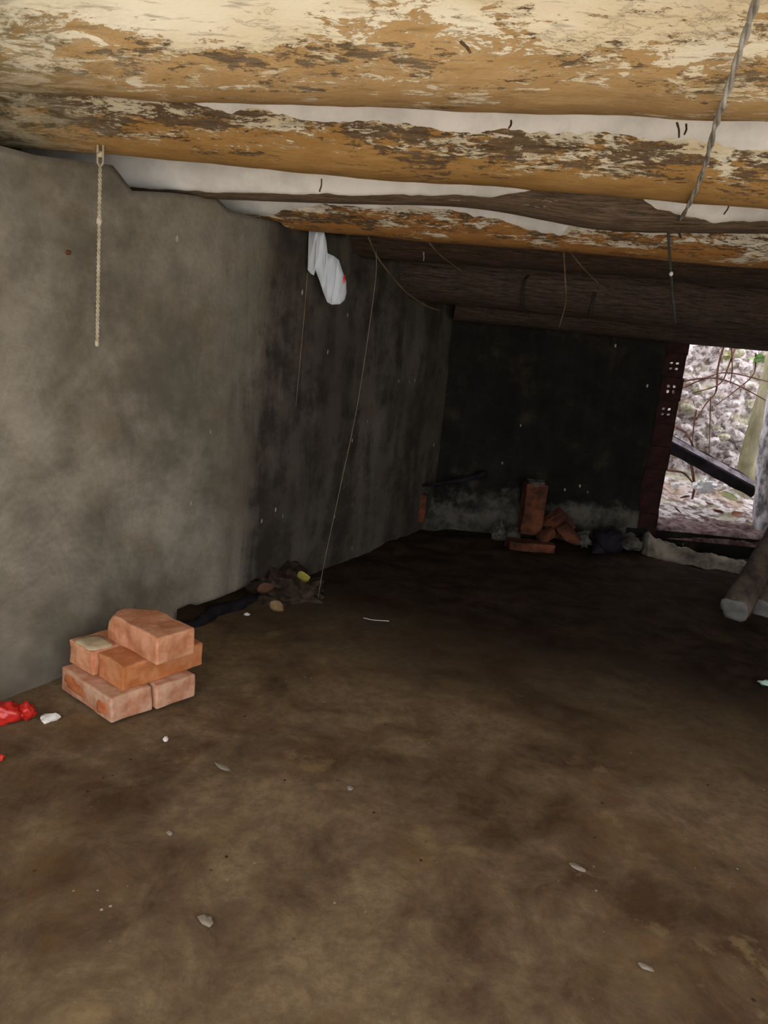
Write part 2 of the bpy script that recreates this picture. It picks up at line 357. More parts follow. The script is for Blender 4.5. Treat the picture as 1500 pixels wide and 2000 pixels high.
# ------------------------------------------------------------------ ceiling logs
class Log:
    def __init__(s, Y, z0, dz, R, xa, xb, seed, R2=None): s.Y, s.z0, s.dz, s.R, s.xa, s.xb, s.seed, s.R2 = Y, z0, dz, R, xa, xb, seed, R2
    def c(s, x): return (s.Y + .010 * noise.noise(Vector((x * .9, s.seed, 0))), s.z0 + s.dz * x + .008 * noise.noise(Vector((x * 1.1, 0, s.seed))))
    def r(s, x, th):
        R = s.R
        if s.R2: t = min(1, max(0, (x - .1) / .5)); R = s.R + (s.R2 - s.R) * t * t * (3 - 2 * t)
        n = Vector((x * 1.6 + s.seed * 3, math.cos(th) * .8, math.sin(th) * .8))
        m = Vector((x * 7 + s.seed, math.cos(th) * 2.6, math.sin(th) * 2.6))
        return R * (1 + .05 * noise.noise(n) + .022 * noise.fractal(m, 1, 2, 3))
    def p(s, x, th, off=0.0):
        cy, cz = s.c(x); r = s.r(x, th) + off
        return Vector((x, cy - math.cos(th) * r, cz - math.sin(th) * r))     # th 0 = near side, 90 deg = underside
    def build(s, mat, label, nu=300, nv=56):
        V = []; UV = []
        for i in range(nu):
            x = s.xa + (s.xb - s.xa) * i / (nu - 1)
            for j in range(nv + 1):
                th = 2 * math.pi * j / nv; V.append(s.p(x, th)); UV.append((x, j / nv))
        n1 = nv + 1; fs = [tuple(reversed(f)) for f in grid(nu, n1)]
        for i, x in ((0, s.xa), (nu - 1, s.xb)):
            k = len(V); V.append((x, *s.c(x))); UV.append((x, .5))
            for j in range(nv): fs.append((k, i * n1 + j, i * n1 + j + 1) if i == 0 else (k, i * n1 + j + 1, i * n1 + j))
        return tag(obj('ceiling_log', V, fs, mat, uv=UV), label, 'log', 'logs carrying the ceiling')
Z0 = Log(.70, 1.44, .03, .16, -2.0, 2.5, 1); A = Log(1.18, 1.42, .054, .17, -1.75, 2.5, 2); B = Log(1.636, 1.403, .018, .15, -1.5, 2.5, 3)
C_ = Log(2.02, 1.340, .062, .058, -1.15, 2.5, 4, .105); D = Log(2.40, 1.376, .018, .12, -.95, 2.5, 5); E_ = Log(2.85, 1.370, .030, .12, -.30, 2.5, 6)
F_ = Log(3.28, 1.287, -.006, .14, -.10, 2.5, 7); H_ = Log(3.66, 1.215, .0, .11, .25, 2.5, 8)
Z0.build(M_A, 'cream painted ceiling log directly overhead at the entrance side')
A.build(M_A, 'thick ceiling log in peeling cream paint, nearest at the top of the picture')
B.build(M_B, 'ceiling log in ochre paint with dark and cream flakes, second from the top')
C_.build(M_C, 'thin bare brown pole wedged between two plaster seams of the ceiling')
D.build(M_D, 'ceiling log with flaking ochre and white paint above the plastic bag')
E_.build(M_E, 'dark unpainted ceiling log just behind the last painted one')
F_.build(M_F, 'dark brown log with roots hanging on it, above the back wall')
H_.build(M_F, 'sooty lintel log resting over the opening in the back wall')

def seam(L1, L2, th_end, label, xa, xb, n=420, seed=0, gap=None):
    """white plaster pressed between two logs, its lower lip ragged on the farther log"""
    V = []; K = 12; a1 = math.radians(165)
    for i in range(n):
        x = xa + (xb - xa) * i / (n - 1)
        p0 = L1.p(x, a1, -.01); te = math.radians(th_end(x) + 5.5 * noise.fractal(Vector((x * 7, seed, 0)), 1, 2, 5) + 2.5 * noise.noise(Vector((x * 40, seed, 2))))
        ts = math.radians(-35); p1 = L2.p(x, ts, .006)
        V += [p0, p0.lerp(p1, .5) + Vector((0, 0, .012 * fb(x * 4, seed, 1) + .01))]
        for k in range(K):
            t = k / (K - 1); th = ts + (te - ts) * t
            V.append(L2.p(x, th, .0065 + .003 * fb(x * 11, th * 3, seed, 2) if k < K - 1 else -.004))
    return tag(obj('plaster_seam', V, [tuple(f) for f in grid(n, K + 2)], M_PL, bpy.data.objects['ceiling']), label)
seam(Z0, A, pl((-1, 10), (-.5, 14), (-.1, 22), (.3, 12), (.6, 6)), 'white plaster seam at the very top', -1.9, 2.4, seed=2)
seam(A, B, pl((-1, -30), (-.85, -10), (-.66, 28), (-.4, 36), (.1, 36), (.6, 32), (1, 30)), 'white plaster seam between the cream and the ochre log', -1.5, 2.4, seed=5)
seam(B, C_, pl((-.9, 50), (-.6, 60), (-.1, 55), (.2, 45), (.31, 20), (.40, -30), (.50, -30), (.53, 5), (.62, 42), (.8, 58), (1.2, 56)), 'broad white plaster seam behind the ochre log', -1.25, 2.4, seed=9)
seam(C_, D, pl((-.75, 70), (-.45, 55), (-.3, 30), (-.15, 32), (.0, 22), (.25, 28), (.36, 48), (.47, 48), (.5, 20), (.68, 6), (.74, -25), (.8, -25), (.83, 22), (.98, 22), (1.02, -25)), 'thin torn plaster seam above the flaking log', -1.1, 2.4, seed=14)

# ------------------------------------------------------------------ outside
M_YARD = simple('pale_yard', (.36, .345, .31), (.46, .44, .40), 3)
box_mesh('yard', (-12, -16, -.25), (12, -.55, -.02), M_YARD); tag(bpy.data.objects['yard'], 'pale trodden yard in front of the cellar', kind='structure')
g = G('rocky_earth'); vv = g.co(); zz = g.n('ShaderNodeSeparateXYZ', {0: vv}).outputs[2]
n1 = g.noise(vv, 5, 6, .65); n2 = g.noise(vv, 22, 5, .65)
c = g.mix(g.sstep(n2, .38, .6), (.15, .115, .105), (.70, .63, .64))
c = g.mix(g.math('MULTIPLY', g.sstep(n1, .5, .62), .6), c, (.34, .32, .18))
c = g.mix(g.math('MULTIPLY', g.sstep(g.noise(vv, 3, 4), .56, .68), .6), c, (.30, .17, .09))
M_BANK = g.out(c, .9, n2, .6, .02)
M_STONE = simple('pinkish_grey_stone', (.30, .25, .25), (.72, .65, .66), 1.6, rnd=.4, bd=.01)
M_STONE2 = simple('olive_grey_stone', (.22, .21, .13), (.52, .49, .38), 1.6, rnd=.3, bd=.01)
def bank_y(x, z): return 4.75 + .42 * max(0, z - .3) + .10 * fb(x * 1.5, z * 1.5, 0, 3)
V = []; nu, nv = 120, 130
for i in range(nu):
    for j in range(nv):
        x = .6 + 3.6 * i / (nu - 1); q = j / (nv - 1)
        if q < .3: t = q / .3; y = 3.93 + .82 * t; z = .085 + .24 * t ** 1.4 + .03 * fb(x * 3, y * 3, 2); V.append((x, y, z))
        else:
            z = .325 + (q - .3) / .7 * 2.2; y = bank_y(x, z) - .0; d = .10 * fb(x * 5, z * 8, 3, 6); V.append((x, y - d, z + .4 * d))
bank = tag(obj('embankment', V, grid(nu, nv), M_BANK), 'stony earth bank outside the opening', kind='structure')
sv = []
for k in range(5):
    o = blob('stone', (0, 0, 0), (1, .75, .62), (M_STONE, M_STONE2)[k > 2], bank, sub=2, amp=.5, fr=1.1, seed=k + 3); sv.append(o)
rs = random.Random(4)
for k in range(260):
    o = sv[k] if k < 5 else sv[rs.choice((0, 1, 2, 3, 4) if k % 3 else (0, 1, 2))].copy()
    if k >= 5: COL.objects.link(o)
    z = rs.uniform(.32, 2.0); x = rs.uniform(1.5, 3.3)
    s = rs.uniform(.018, .05) * (1.5 if k % 9 == 0 else 1); o.location = (x, bank_y(x, z) - .05, z + .0); o.scale = (s, s, s)
    o.rotation_euler = (rs.uniform(-.4, .4), rs.uniform(-.5, .5), rs.uniform(-.6, .6)); o.parent = bank
M_LITTER = simple('leaf_litter', (.10, .045, .035), (.36, .26, .27), 22, bs=.9, bd=.02)
V = []; nu, nv = 70, 34
for i in range(nu):
    for j in range(nv):
        x = 1.42 + .95 * i / (nu - 1); y = 3.735 + .45 * j / (nv - 1)
        e = min(1, min(j, nv - 1 - j) / 3) * min(1, min(i, nu - 1 - i) / 3)
        V.append((x, y, .085 + e * (.045 + .03 * fb(x * 7, y * 7, 1, 4)) - (.0 if e else .02)))
tag(obj('leaf_litter', V, grid(nu, nv), M_LITTER), 'brown purplish leaf litter heaped on the sill of the opening', 'leaf litter', kind='stuff')

M_CHAR = simple('charred_wood', (.006, .005, .006), (.022, .018, .022), 10, .8, (1, 1, 1), spec=.1)
M_CHARTOP = simple('weathered_plank_face', (.10, .075, .09), (.34, .29, .33), 16, .7)
def plank(name, p0, p1, wdt, th, up, mat, parent=None, seed=0, n=24):
    p0, p1 = Vector(p0), Vector(p1); d = (p1 - p0).normalized(); s = d.cross(Vector(up)).normalized(); u = s.cross(d)
    V = []
    for i in range(n):
        t = i / (n - 1); p = p0.lerp(p1, t)
        for a, b in ((-1, -1), (1, -1), (1, 1), (-1, 1)):
            k = 1 + .18 * noise.noise(Vector((t * 6 + seed, a, b)))
            V.append(p + s * a * wdt / 2 * k + u * b * th / 2 * k)
    return obj(name, V, grid(n, 4, True) + [(0, 1, 2, 3), tuple(reversed(range(4 * n - 4, 4 * n)))], mat, parent, smooth=False)
a, b = at(1300, 862, 4.30), at(1476, 958, 4.22)
pk = empty('charred_plank', (a + b) / 2); o = (a + b) / 2
tag(pk, 'black charred plank slanting across the opening', 'plank')
plank('plank_body', a - o, b - o, .07, .075, (0, -.8, 1), M_CHAR, pk)
uf = Vector((0, -.62, .78)) * .038
plank('weathered_face', a - o + uf, b - o + uf, .045, .010, (0, -.8, 1), M_CHARTOP, pk, 3)
M_MOSS = simple('mossy_bark', (.20, .18, .09), (.44, .40, .27), 9, stretch=(1, 1, .4), bs=.8, bd=.01)
M_BARK = simple('lichen_grey_bark', (.14, .13, .135), (.74, .71, .74), 26, stretch=(1, 1, .5), bs=.8, bd=.01)
tag(tube('leaning_post', [at(1447, 990, 4.55), at(1468, 880, 4.55), at(1492, 790, 4.56), at(1515, 690, 4.58)], lambda u: .062 - .008 * u, M_MOSS, n=14, jit=.22), 'leaning mossy olive post right of the charred plank', 'post')
tag(tube('tree_trunk', [at(1492, 1075, 4.0), at(1494, 960, 4.02), at(1506, 850, 4.05), at(1530, 700, 4.1)], lambda u: .062 - .01 * u, M_BARK, n=14, jit=.25, seed=5), 'pale grey lichen-covered trunk at the right edge of the opening', 'trunk')
M_VINE = simple('brown_vine', (.09, .04, .03), (.22, .11, .08), 14)
rv = [([(1330, 745, 4.6), (1390, 738, 4.45), (1440, 752, 4.4), (1510, 790, 4.4)], .006), ([(1300, 772, 4.6), (1370, 742, 4.5), (1420, 728, 4.45), (1500, 745, 4.45)], .006),
      ([(1415, 670, 4.4), (1402, 720, 4.4), (1398, 765, 4.45), (1378, 790, 4.5), (1360, 820, 4.5)], .007), ([(1440, 668, 4.45), (1424, 712, 4.4), (1405, 750, 4.4), (1352, 768, 4.5)], .006),
      ([(1360, 800, 4.5), (1354, 840, 4.5), (1352, 875, 4.45)], .006), ([(1476, 690, 4.4), (1472, 730, 4.4), (1440, 760, 4.42), (1400, 790, 4.5)], .005),
      ([(1318, 832, 4.4), (1340, 846, 4.32), (1352, 868, 4.28), (1356, 882, 4.3)], .009), ([(1305, 918, 4.35), (1335, 924, 4.3), (1352, 942, 4.3)], .008),
      ([(1388, 775, 4.5), (1386, 850, 4.5), (1384, 900, 4.5)], .004), ([(1340, 880, 4.3), (1350, 910, 4.3), (1356, 950, 4.3), (1352, 975, 4.3)], .012), ([(1428, 668, 4.4), (1430, 720, 4.4), (1426, 750, 4.42)], .005)]
names = ['running level across the upper stones', 'arching leftwards high on the bank', 'dropping straight down the middle of the bank', 'forking left below the lintel log', 'hanging short in front of the left stones', 'curling down from the green leaves', 'bowed over the left end of the charred plank', 'lying low left of the dark stump', 'thin and straight above the charred plank', 'thick and dark below the charred plank', 'short beside the yellow-green sprig']
for (p, r), nm in zip(rv, names):
    tag(tube('vine', [at(*q) for q in p], lambda u, r=r: r * (1 - .4 * u), M_VINE, n=6, jit=.3), 'brown vine stem ' + nm, 'vine', 'vines outside the opening')
def leaf(name, c, size, mat, rot, label=None, cat='leaf', group=None, curl=.25, parent=None):
    V = []; n = 9; fs = []
    for i in range(n):
        t = i / (n - 1); wv = .5 * math.sin(math.pi * min(1, t * .97 + .02)) ** .8 * (1.1 - .45 * t) * .8
        for k, s in enumerate((-1, -.5, 0, .5, 1)): V.append((t - .5, s * wv, curl * (abs(s) * wv * 1.2 + (t - .5) ** 2)))
    me_f = grid(n, 5); V2 = [(x * size, y * size, z * size) for x, y, z in V] + [(x * size, y * size, z * size - .0012) for x, y, z in V]
    m = len(V); fs = me_f + [tuple(reversed([q + m for q in f])) for f in me_f]
    ring = [i * 5 for i in range(n)] + [(n - 1) * 5 + k for k in range(1, 5)] + [i * 5 + 4 for i in reversed(range(n - 1))] + [k for k in (3, 2, 1)]
    for q, r in zip(ring, ring[1:] + ring[:1]): fs.append((q, r, r + m, q + m))
    o = obj(name, V2, fs, mat, parent); o.location = c; o.rotation_euler = rot
    if label: tag(o, label, cat, group)
    return o
M_GREEN = simple('fresh_leaf', (.16, .36, .08), (.42, .62, .25), 10, .6); M_YG = simple('yellow_green_leaf', (.40, .42, .16), (.62, .62, .34), 10, .6)
M_DRY = simple('dry_leaf', (.15, .09, .045), (.30, .20, .10), 14, .8); M_TAN = simple('bleached_leaf', (.36, .28, .20), (.55, .46, .36), 14, .8); M_DRYD = simple('dark_rusty_leaf', (.07, .03, .02), (.13, .06, .035), 14, .8); M_DRYR = simple('rusty_leaf', (.24, .09, .05), (.36, .17, .10), 14, .8)
sp = empty('leafy_sprig', at(1476, 705, 4.4)); tag(sp, 'bright green sprig at the top right of the opening', 'leaves')
for k in range(7): leaf('leaf', (random.uniform(-.03, .03), random.uniform(-.03, .03), random.uniform(-.035, .03)), random.uniform(.05, .075), M_GREEN, [random.uniform(-.9, .9) for _ in range(2)] + [random.uniform(0, 6)], parent=sp)
sp = empty('leafy_sprig', at(1426, 692, 4.4)); tag(sp, 'small yellow-green sprig below the middle of the lintel log', 'leaves')
for k in range(4): leaf('leaf', (random.uniform(-.02, .02), random.uniform(-.02, .02), random.uniform(-.03, .03)), .05, M_YG, [random.uniform(-.9, .9) for _ in range(2)] + [random.uniform(0, 6)], parent=sp)
leaf('fallen_leaf', at(1424, 972, 4.25), .13, M_YG, (.5, .1, .3), 'large yellow-green leaf lying on the litter below the plank')
leaf('fallen_leaf', at(1384, 985, 4.1), .07, M_DRYR, (.3, .2, 1.3), 'rusty leaf on the litter left of the yellow-green one')
leaf('fallen_leaf', at(1440, 1005, 4.0), .08, M_DRYR, (.3, -.2, .3), 'rusty red leaf on the litter beside the grey trunk')
leaf('fallen_leaf', at(1350, 992, 4.0), .06, M_YG, (.4, -.2, 2.3), 'small greenish leaf at the left of the sill litter')
rl = random.Random(11)
for k, (x, y, Y, nm) in enumerate([(1338, 972, 4.1, 'curled brown leaf at the foot of the dark stump'), (1402, 1000, 3.98, 'brown leaf on the sill litter under the yellow-green one'), (1322, 996, 3.92, 'dark brown leaf at the left end of the sill litter'), (1462, 1022, 3.9, 'pale tan leaf at the right end of the sill litter'), (1410, 958, 4.4, 'tan leaf behind the white plastic'), (1445, 982, 4.2, 'tan leaf right of the yellow-green one'), (1370, 1010, 3.9, 'pale tan leaf in the middle of the sill litter')]):
    leaf('fallen_leaf', at(x, y, Y), rl.uniform(.05, .08), (M_DRY, M_DRYR, M_DRYD, M_TAN)[(0, 1, 2, 3, 3, 3, 3)[k]], (rl.uniform(.1, .7), rl.uniform(-.4, .4), rl.uniform(0, 6)), nm)
M_WHITE = simple('white_film', (.86, .86, .88), (.95, .95, .96), 9, .45)
blobw = blob('plastic_scrap', at(1374, 950, 4.12), (.05, .035, .04), M_WHITE, sub=4, amp=.75, fr=2.6, seed=4, smooth=True); tag(blobw, 'crumpled white plastic on the litter under the plank', 'scrap')
tag(blob('plastic_scrap', at(1318, 948, 4.3), (.028, .02, .016), M_WHITE, sub=2, amp=.6, fr=2.2, seed=8), 'small white scrap at the left edge of the opening', 'scrap')

# ------------------------------------------------------------------ brick pile
def brick(name, corner, d, e, z, L=.22, W=.105, H=.06, mat=None, seed=0, chip=None, rough=.004):
    """solid brick: rounded worn edges; corner = near bottom corner, runs back along -d and along e"""
    nX, nY, nZ = 14, 8, 6; V = {}; P = []; fs = []
    def vid(i, j, k):
        if (i, j, k) not in V:
            hs = (L / 2, W / 2, H / 2); r = .0045
            ax = lambda t, m, h: -h if t == 0 else h if t == m - 1 else (-h + r) + (2 * h - 2 * r) * (t - 1) / (m - 3)
            p = Vector((ax(i, nX, hs[0]), ax(j, nY, hs[1]), ax(k, nZ, hs[2]))); c = Vector([max(-hs[m] + r, min(hs[m] - r, p[m])) for m in range(3)])
            dd = p - c
            if dd.length > 1e-6: p = c + dd.normalized() * min(dd.length, r)
            kx = 1 + 0
            n = Vector((fb(p.x * 16 + seed * 5, p.y * 16, p.z * 16), fb(p.x * 16, p.y * 16 + seed * 5, p.z * 16 + 7), fb(p.x * 16, p.y * 16 + 9, p.z * 16 + seed))) * rough
            n.z = min(0, n.z)
            p += n
            if chip:
                for (cx, cy, cz), rad in chip:
                    cc = Vector((cx * hs[0], cy * hs[1], cz * hs[2])); dv = p - cc
                    if dv.length < rad: p -= cc.normalized() * (rad - dv.length) * .55
            V[(i, j, k)] = len(P); P.append(p)
        return V[(i, j, k)]
    for k in (0, nZ - 1):
        for i in range(nX - 1):
            for j in range(nY - 1):
                f = [vid(i, j, k), vid(i + 1, j, k), vid(i + 1, j + 1, k), vid(i, j + 1, k)]; fs.append(tuple(f if k else reversed(f)))
    for j in (0, nY - 1):
        for i in range(nX - 1):
            for k in range(nZ - 1):
                f = [vid(i, j, k), vid(i + 1, j, k), vid(i + 1, j, k + 1), vid(i, j, k + 1)]; fs.append(tuple(reversed(f) if j else f))
    for i in (0, nX - 1):
        for j in range(nY - 1):
            for k in range(nZ - 1):
                f = [vid(i, j, k), vid(i, j + 1, k), vid(i, j + 1, k + 1), vid(i, j, k + 1)]; fs.append(tuple(f if i else reversed(f)))
    o = obj(name, P, fs, mat, smooth=False)
    d = Vector((*d, 0)).normalized(); e = Vector((*e, 0)).normalized()
    o.location = Vector(corner).xy.to_3d() - d * L / 2 + e * W / 2 + Vector((0, 0, z + H / 2)); o.rotation_euler = (0, 0, math.atan2(d.y, d.x)); return o
d1 = (.79, -.613); e1 = (.613, .79); zb = .007
gp = 'orange bricks piled by the grey wall'
c1 = fl(215, 1420)
b1 = tag(brick('brick', c1, d1, e1, zb, mat=M_BRICK[2], seed=1), 'dusty brick at the bottom front of the pile, dark orange patches on its side', 'brick', gp)
c2 = Vector((c1.x, c1.y, 0)) + Vector((*e1, 0)) * .112 + Vector((*d1, 0)) * .012
b2 = tag(brick('brick', c2, d1, e1, zb, mat=M_BRICK[2], seed=2), 'pale dusty brick at the bottom right of the pile', 'brick', gp)
e2 = (.60, .80); dneg = (-.80, .60)
m2c = fl(240, 1351, .068)
m2 = tag(brick('brick', m2c + Vector((.6, .8, 0)) * .22, e2, dneg, .068, mat=M_BRICK[1], seed=3), 'saturated orange brick in the middle layer, facing the front', 'brick', gp)
m1c = m2c + Vector((-.80, .60, 0)) * .112 + Vector((.6, .8, 0)) * -.012
m1 = tag(brick('brick', m1c + Vector((.6, .8, 0)) * .22, e2, dneg, .068, mat=M_BRICK[0], seed=4), 'brick in the middle layer with a yellowish mortar crust on top', 'brick', gp)
tc = fl(305, 1301, .129)
t1 = tag(brick('brick', tc, (.80, -.60), (.60, .80), .129, L=.205, H=.068, mat=M_BRICK[0], seed=5, chip=[((-1, 1, 1), .05), ((-1, -1, 1), .03)]), 'single orange brick lying on top of the pile', 'brick', gp)
def patch(name, c, sx, sy, h, mat, parent, seed, rot=0, wall=None):
    """thin irregular crust that follows a face"""
    V = []; fs = []; n = 20
    rr = [1 + .3 * noise.noise(Vector((math.cos(2 * math.pi * i / n) * 1.2 + seed, math.sin(2 * math.pi * i / n) * 1.2, seed))) for i in range(n)]
    for lay, (k, z) in enumerate(((1.0, -h), (.96, h * .7), (.6, h))):
        for i in range(n):
            a = 2 * math.pi * i / n; x, y = math.cos(a), math.sin(a); q = max(abs(x), abs(y)) ** .6
            V.append((x / q * sx * rr[i] * k, y / q * sy * rr[i] * k, z))
    V.append((0, 0, h)); fs = [tuple(reversed(f)) for f in grid(3, n, True)] + [(3 * n, 2 * n + i, 2 * n + (i + 1) % n) for i in range(n)]
    o = obj(name, V, fs, mat, parent); o.location = c
    if wall == 'y': o.rotation_euler = (math.pi / 2, 0, 0)
    if wall == 'x': o.rotation_euler = (0, math.pi / 2, 0)
    return o
tag(patch('mortar_crust', (-.075, -.004, .030), .033, .044, .0025, M_MORT, m1, 3), 'yellowish mortar crust')
M_DKOR = simple('dark_orange_scar', (.42, .11, .035), (.54, .19, .07), 30)
tag(patch('scar', (-.045, -.0525, .004), .055, .017, .0012, M_DKOR, b1, 5, wall='y'), 'dark orange scar')
tag(patch('scar', (.072, -.0525, -.004), .020, .015, .0012, M_DKOR, b1, 9, wall='y'), 'small dark orange scar')
tag(patch('mortar_crust', (-.085, -.03, .030), .02, .03, .002, M_MORT, b2, 7), 'yellowish mortar crust')

# ------------------------------------------------------------------ litter near the pile
M_RED = simple('glossy_red_film', (.42, .012, .01), (.60, .03, .02), 12, .3, spec=.6)
rr_ = empty('plastic_scrap', fl(24, 1412)); tag(rr_, 'glossy red plastic scrap with two lobes at the left edge', 'scrap')
blob('lobe', (-.018, .0, .022), (.032, .022, .024), M_RED, rr_, sub=3, amp=.5, fr=2, seed=2, smooth=True); blob('lobe', (.022, .018, .022), (.018, .014, .020), M_RED, rr_, sub=3, amp=.5, fr=2, seed=6, smooth=True)
blob('twist', (.004, .010, .016), (.018, .008, .008), M_RED, rr_, sub=2, amp=.4, seed=1, smooth=True)
tag(blob('plastic_scrap', fl(2, 1484) + Vector((0, 0, .005)), (.008, .006, .006), M_RED, sub=2, amp=.5, seed=3), 'tiny red chip on the floor at the left edge', 'scrap')
M_PAPER = simple('offwhite_scrap', (.55, .53, .49), (.72, .70, .66), 14)
tag(blob('plaster_chip', fl(96, 1407) + Vector((0, 0, .006)), (.021, .010, .010), M_PAPER, sub=2, amp=.7, fr=1.8, seed=5, rot=.5), 'white plaster chip between red scrap and bricks', 'chip')
tag(blob('plaster_chip', fl(323, 1447) + Vector((0, 0, .004)), (.006, .006, .006), M_PAPER, sub=2, amp=.4, seed=6), 'small white crumb in front of the brick pile', 'chip')
M_CRUMB = simple('dusty_crumb', (.17, .14, .105), (.25, .215, .165), 14)
for (x, y, sx, sy, nm) in [(402, 1798, .014, .009, 'pale flat mortar flake left of centre in the foreground'), (436, 1500, .022, .007, 'grey sliver on the floor right of the brick pile'), (684, 1540, .007, .007, 'pale flake on the dark patch mid floor'), (1262, 1890, .012, .005, 'pale chip on the lower right floor'), (332, 1628, .007, .005, 'tiny pale crumb left of the floor middle'), (1128, 1695, .015, .006, 'whitish smear-like flake right of the floor middle')]:
    tag(blob('mortar_flake', fl(x, y) + Vector((0, 0, .0015)), (sx, sy, .003), M_CRUMB, sub=2, amp=.4, seed=x * .1, rot=-.5), nm, 'flake', 'flakes lying on the floor')
M_DIRTC = simple('brown_soil', (.03, .019, .012), (.09, .058, .038), 30, bs=.8, bd=.01)
c = fl(545, 1170); c.z = -.01
tag(blob('dirt_heap', (c.x + .005, c.y + .10, -.01), (.13, .15, .085), M_DIRTC, sub=5, amp=.55, fr=3.2, seed=3, rot=.5, smooth=True), 'low heap of brown soil at the foot of the grey wall', 'soil')
M_YEL = simple('yellowed_leaf', (.30, .27, .05), (.42, .38, .09), 14, .7)
tag(tube('gap_shade_strip', [Vector((WA.x, WA.y, .006)) + WD * q + WN * (.012 + .01 * math.sin(q * 31)) for q in (.57, .66, .75, .85, .92, .98)], lambda u: .010 + .012 * math.sin(math.pi * u), M_CHAR, n=9, jit=.7), 'black strip painting the shaded gap along the foot of the wall beside the bricks', 'painted_shade')  # added strip standing in for the shade of the wall-foot gap
leaf('fallen_leaf', fl(592, 1128, .085), .065, M_YEL, (.7, .2, .9), 'yellow leaf on the back of the soil heap')
leaf('fallen_leaf', fl(541, 1186, .075), .055, M_DRY, (.5, .3, -.5), 'tan dry leaf on the front of the soil heap')
leaf('fallen_leaf', fl(520, 1150, .09), .06, M_DRYD, (.6, -.3, .2), 'rusty dry leaf on the left of the soil heap')
tag(blob('plaster_chip', fl(482, 1202) + Vector((0, 0, .004)), (.010, .006, .005), M_PAPER, sub=2, amp=.5, seed=9), 'white speck left of the soil heap', 'chip')
tag(tube('straw', [fl(710, 1207, .004), fl(730, 1211, .006), fl(760, 1213, .004)], .0013, M_PAPER, n=5), 'pale straw lying on the dark floor', 'straw')
tag(blob('plastic_scrap', fl(1494, 1337) + Vector((0, 0, .006)), (.022, .012, .008), simple('pale_green_film', (.25, .40, .30), (.40, .55, .44), 9, .4), sub=2, amp=.5, seed=3), 'pale green scrap at the right edge of the floor', 'scrap')

# ------------------------------------------------------------------ things at the back wall
def place_brick(px, py, Y, L, W, H, rot, mat, label, seed, name='brick', group='broken bricks at the back wall', chip=None):
    o = brick(name, (0, 0, 0), (1, 0), (0, 1), 0, L, W, H, mat, seed, chip, .006); o.location = at(px, py, Y); o.rotation_euler = rot; return tag(o, label, 'brick', group)
place_brick(817, 990, 3.66, .15, .10, .062, (0, math.pi / 2, .2), M_BRICKD, 'short red brick upright in the corner, under the black stick', 11)
o = place_brick(1040, 992, 3.58, .27, .10, .11, (0, math.pi / 2, .05), M_BRICKD, 'tall red clay brick standing upright against the back wall', 12)
tag(patch('grey_cap', (-.132, .0, .0), .048, .05, .014, M_PALE, o, 4, wall='x'), 'grey mortar cap')
place_brick(1034, 1066, 3.46, .24, .10, .05, (0, .02, .12), M_BRICKD, 'flat red brick lying in front of the upright one', 13)
place_brick(1092, 1022, 3.60, .14, .05, .12, (.5, .6, .3), M_BRICKD, 'tilted red brick shard leaning right of the upright brick', 14, chip=[((1, 1, 1), .06)])
place_brick(1112, 1044, 3.52, .13, .04, .06, (.3, .75, -.2), M_BRICKD, 'thin pointed brick shard at the right of the rubble', 15, chip=[((1, -1, -1), .05)])
place_brick(1066, 1046, 3.50, .10, .04, .06, (.2, -.6, .4), M_BRICKD, 'small brick shard wedged beside the upright brick', 16)
for (x, y, Y, s, nm, sd_) in [(972, 1040, 3.62, (.035, .03, .06), 'narrow pale rubble lump left of the upright brick', 2), (1000, 1048, 3.60, (.04, .03, .05), 'grey rubble lump touching the upright brick', 5), (1140, 1052, 3.58, (.05, .04, .045), 'grey rubble lump right of the brick shards', 7), (1232, 1062, 3.55, (.06, .04, .035), 'low grey rubble lump left of the pale ledge', 9)]:
    tag(blob('rubble', at(x, y, Y), s, M_PALE, sub=3, amp=.5, fr=1.8, seed=sd_), nm, 'rubble', 'rubble at the back wall')
tag(blob('rubble', at(1185, 1058, 3.55), (.09, .06, .07), M_CHAR, sub=3, amp=.4, seed=3), 'black sooty lump between the grey rubble', 'rubble', 'rubble at the back wall')
tag(tube('stick', [at(825, 949, 3.60), at(870, 942, 3.62), at(915, 935, 3.66), at(948, 924, 3.70)], lambda u: .006 + .012 * u, M_CHAR, n=8, jit=.3), 'black charred stick propped in the back corner', 'stick')
# poles on the right
M_POLE = simple('grey_brown_pole', (.045, .034, .026), (.14, .105, .08), 14, stretch=(1, 1, .5), bs=.7, bd=.008); M_CUT = simple('grey_cut_end', (.12, .12, .11), (.20, .195, .18), 14)
for k, (p, q, r, nm) in enumerate([((1434, 1192, 2.62), (1530, 1030, 3.1), .052, 'thick round pole with a pale cut end, lowest of the right-hand pile'), ((1490, 1190, 2.70), (1580, 1020, 3.2), .048, 'round pole behind the pale-ended one at the right edge'), ((1440, 1150, 2.78), (1530, 1000, 3.3), .022, 'slim stick lying along the left of the pole pile')]):
    a, b = at(*p), at(*q); o = empty('wooden_pole', a); tag(o, nm, 'pole', 'poles heaped at the right')
    tube('shaft', [(0, 0, 0), (b - a) * .5, (b - a)], r, M_POLE, o, n=18, jit=.2, seed=k)
    dr = (b - a).normalized(); cpt = patch('cut_end', -dr * .002, r * .93, r * .93, .004, M_CUT, o, k + 2); cpt.rotation_euler = (-dr).to_track_quat('Z', 'Y').to_euler()

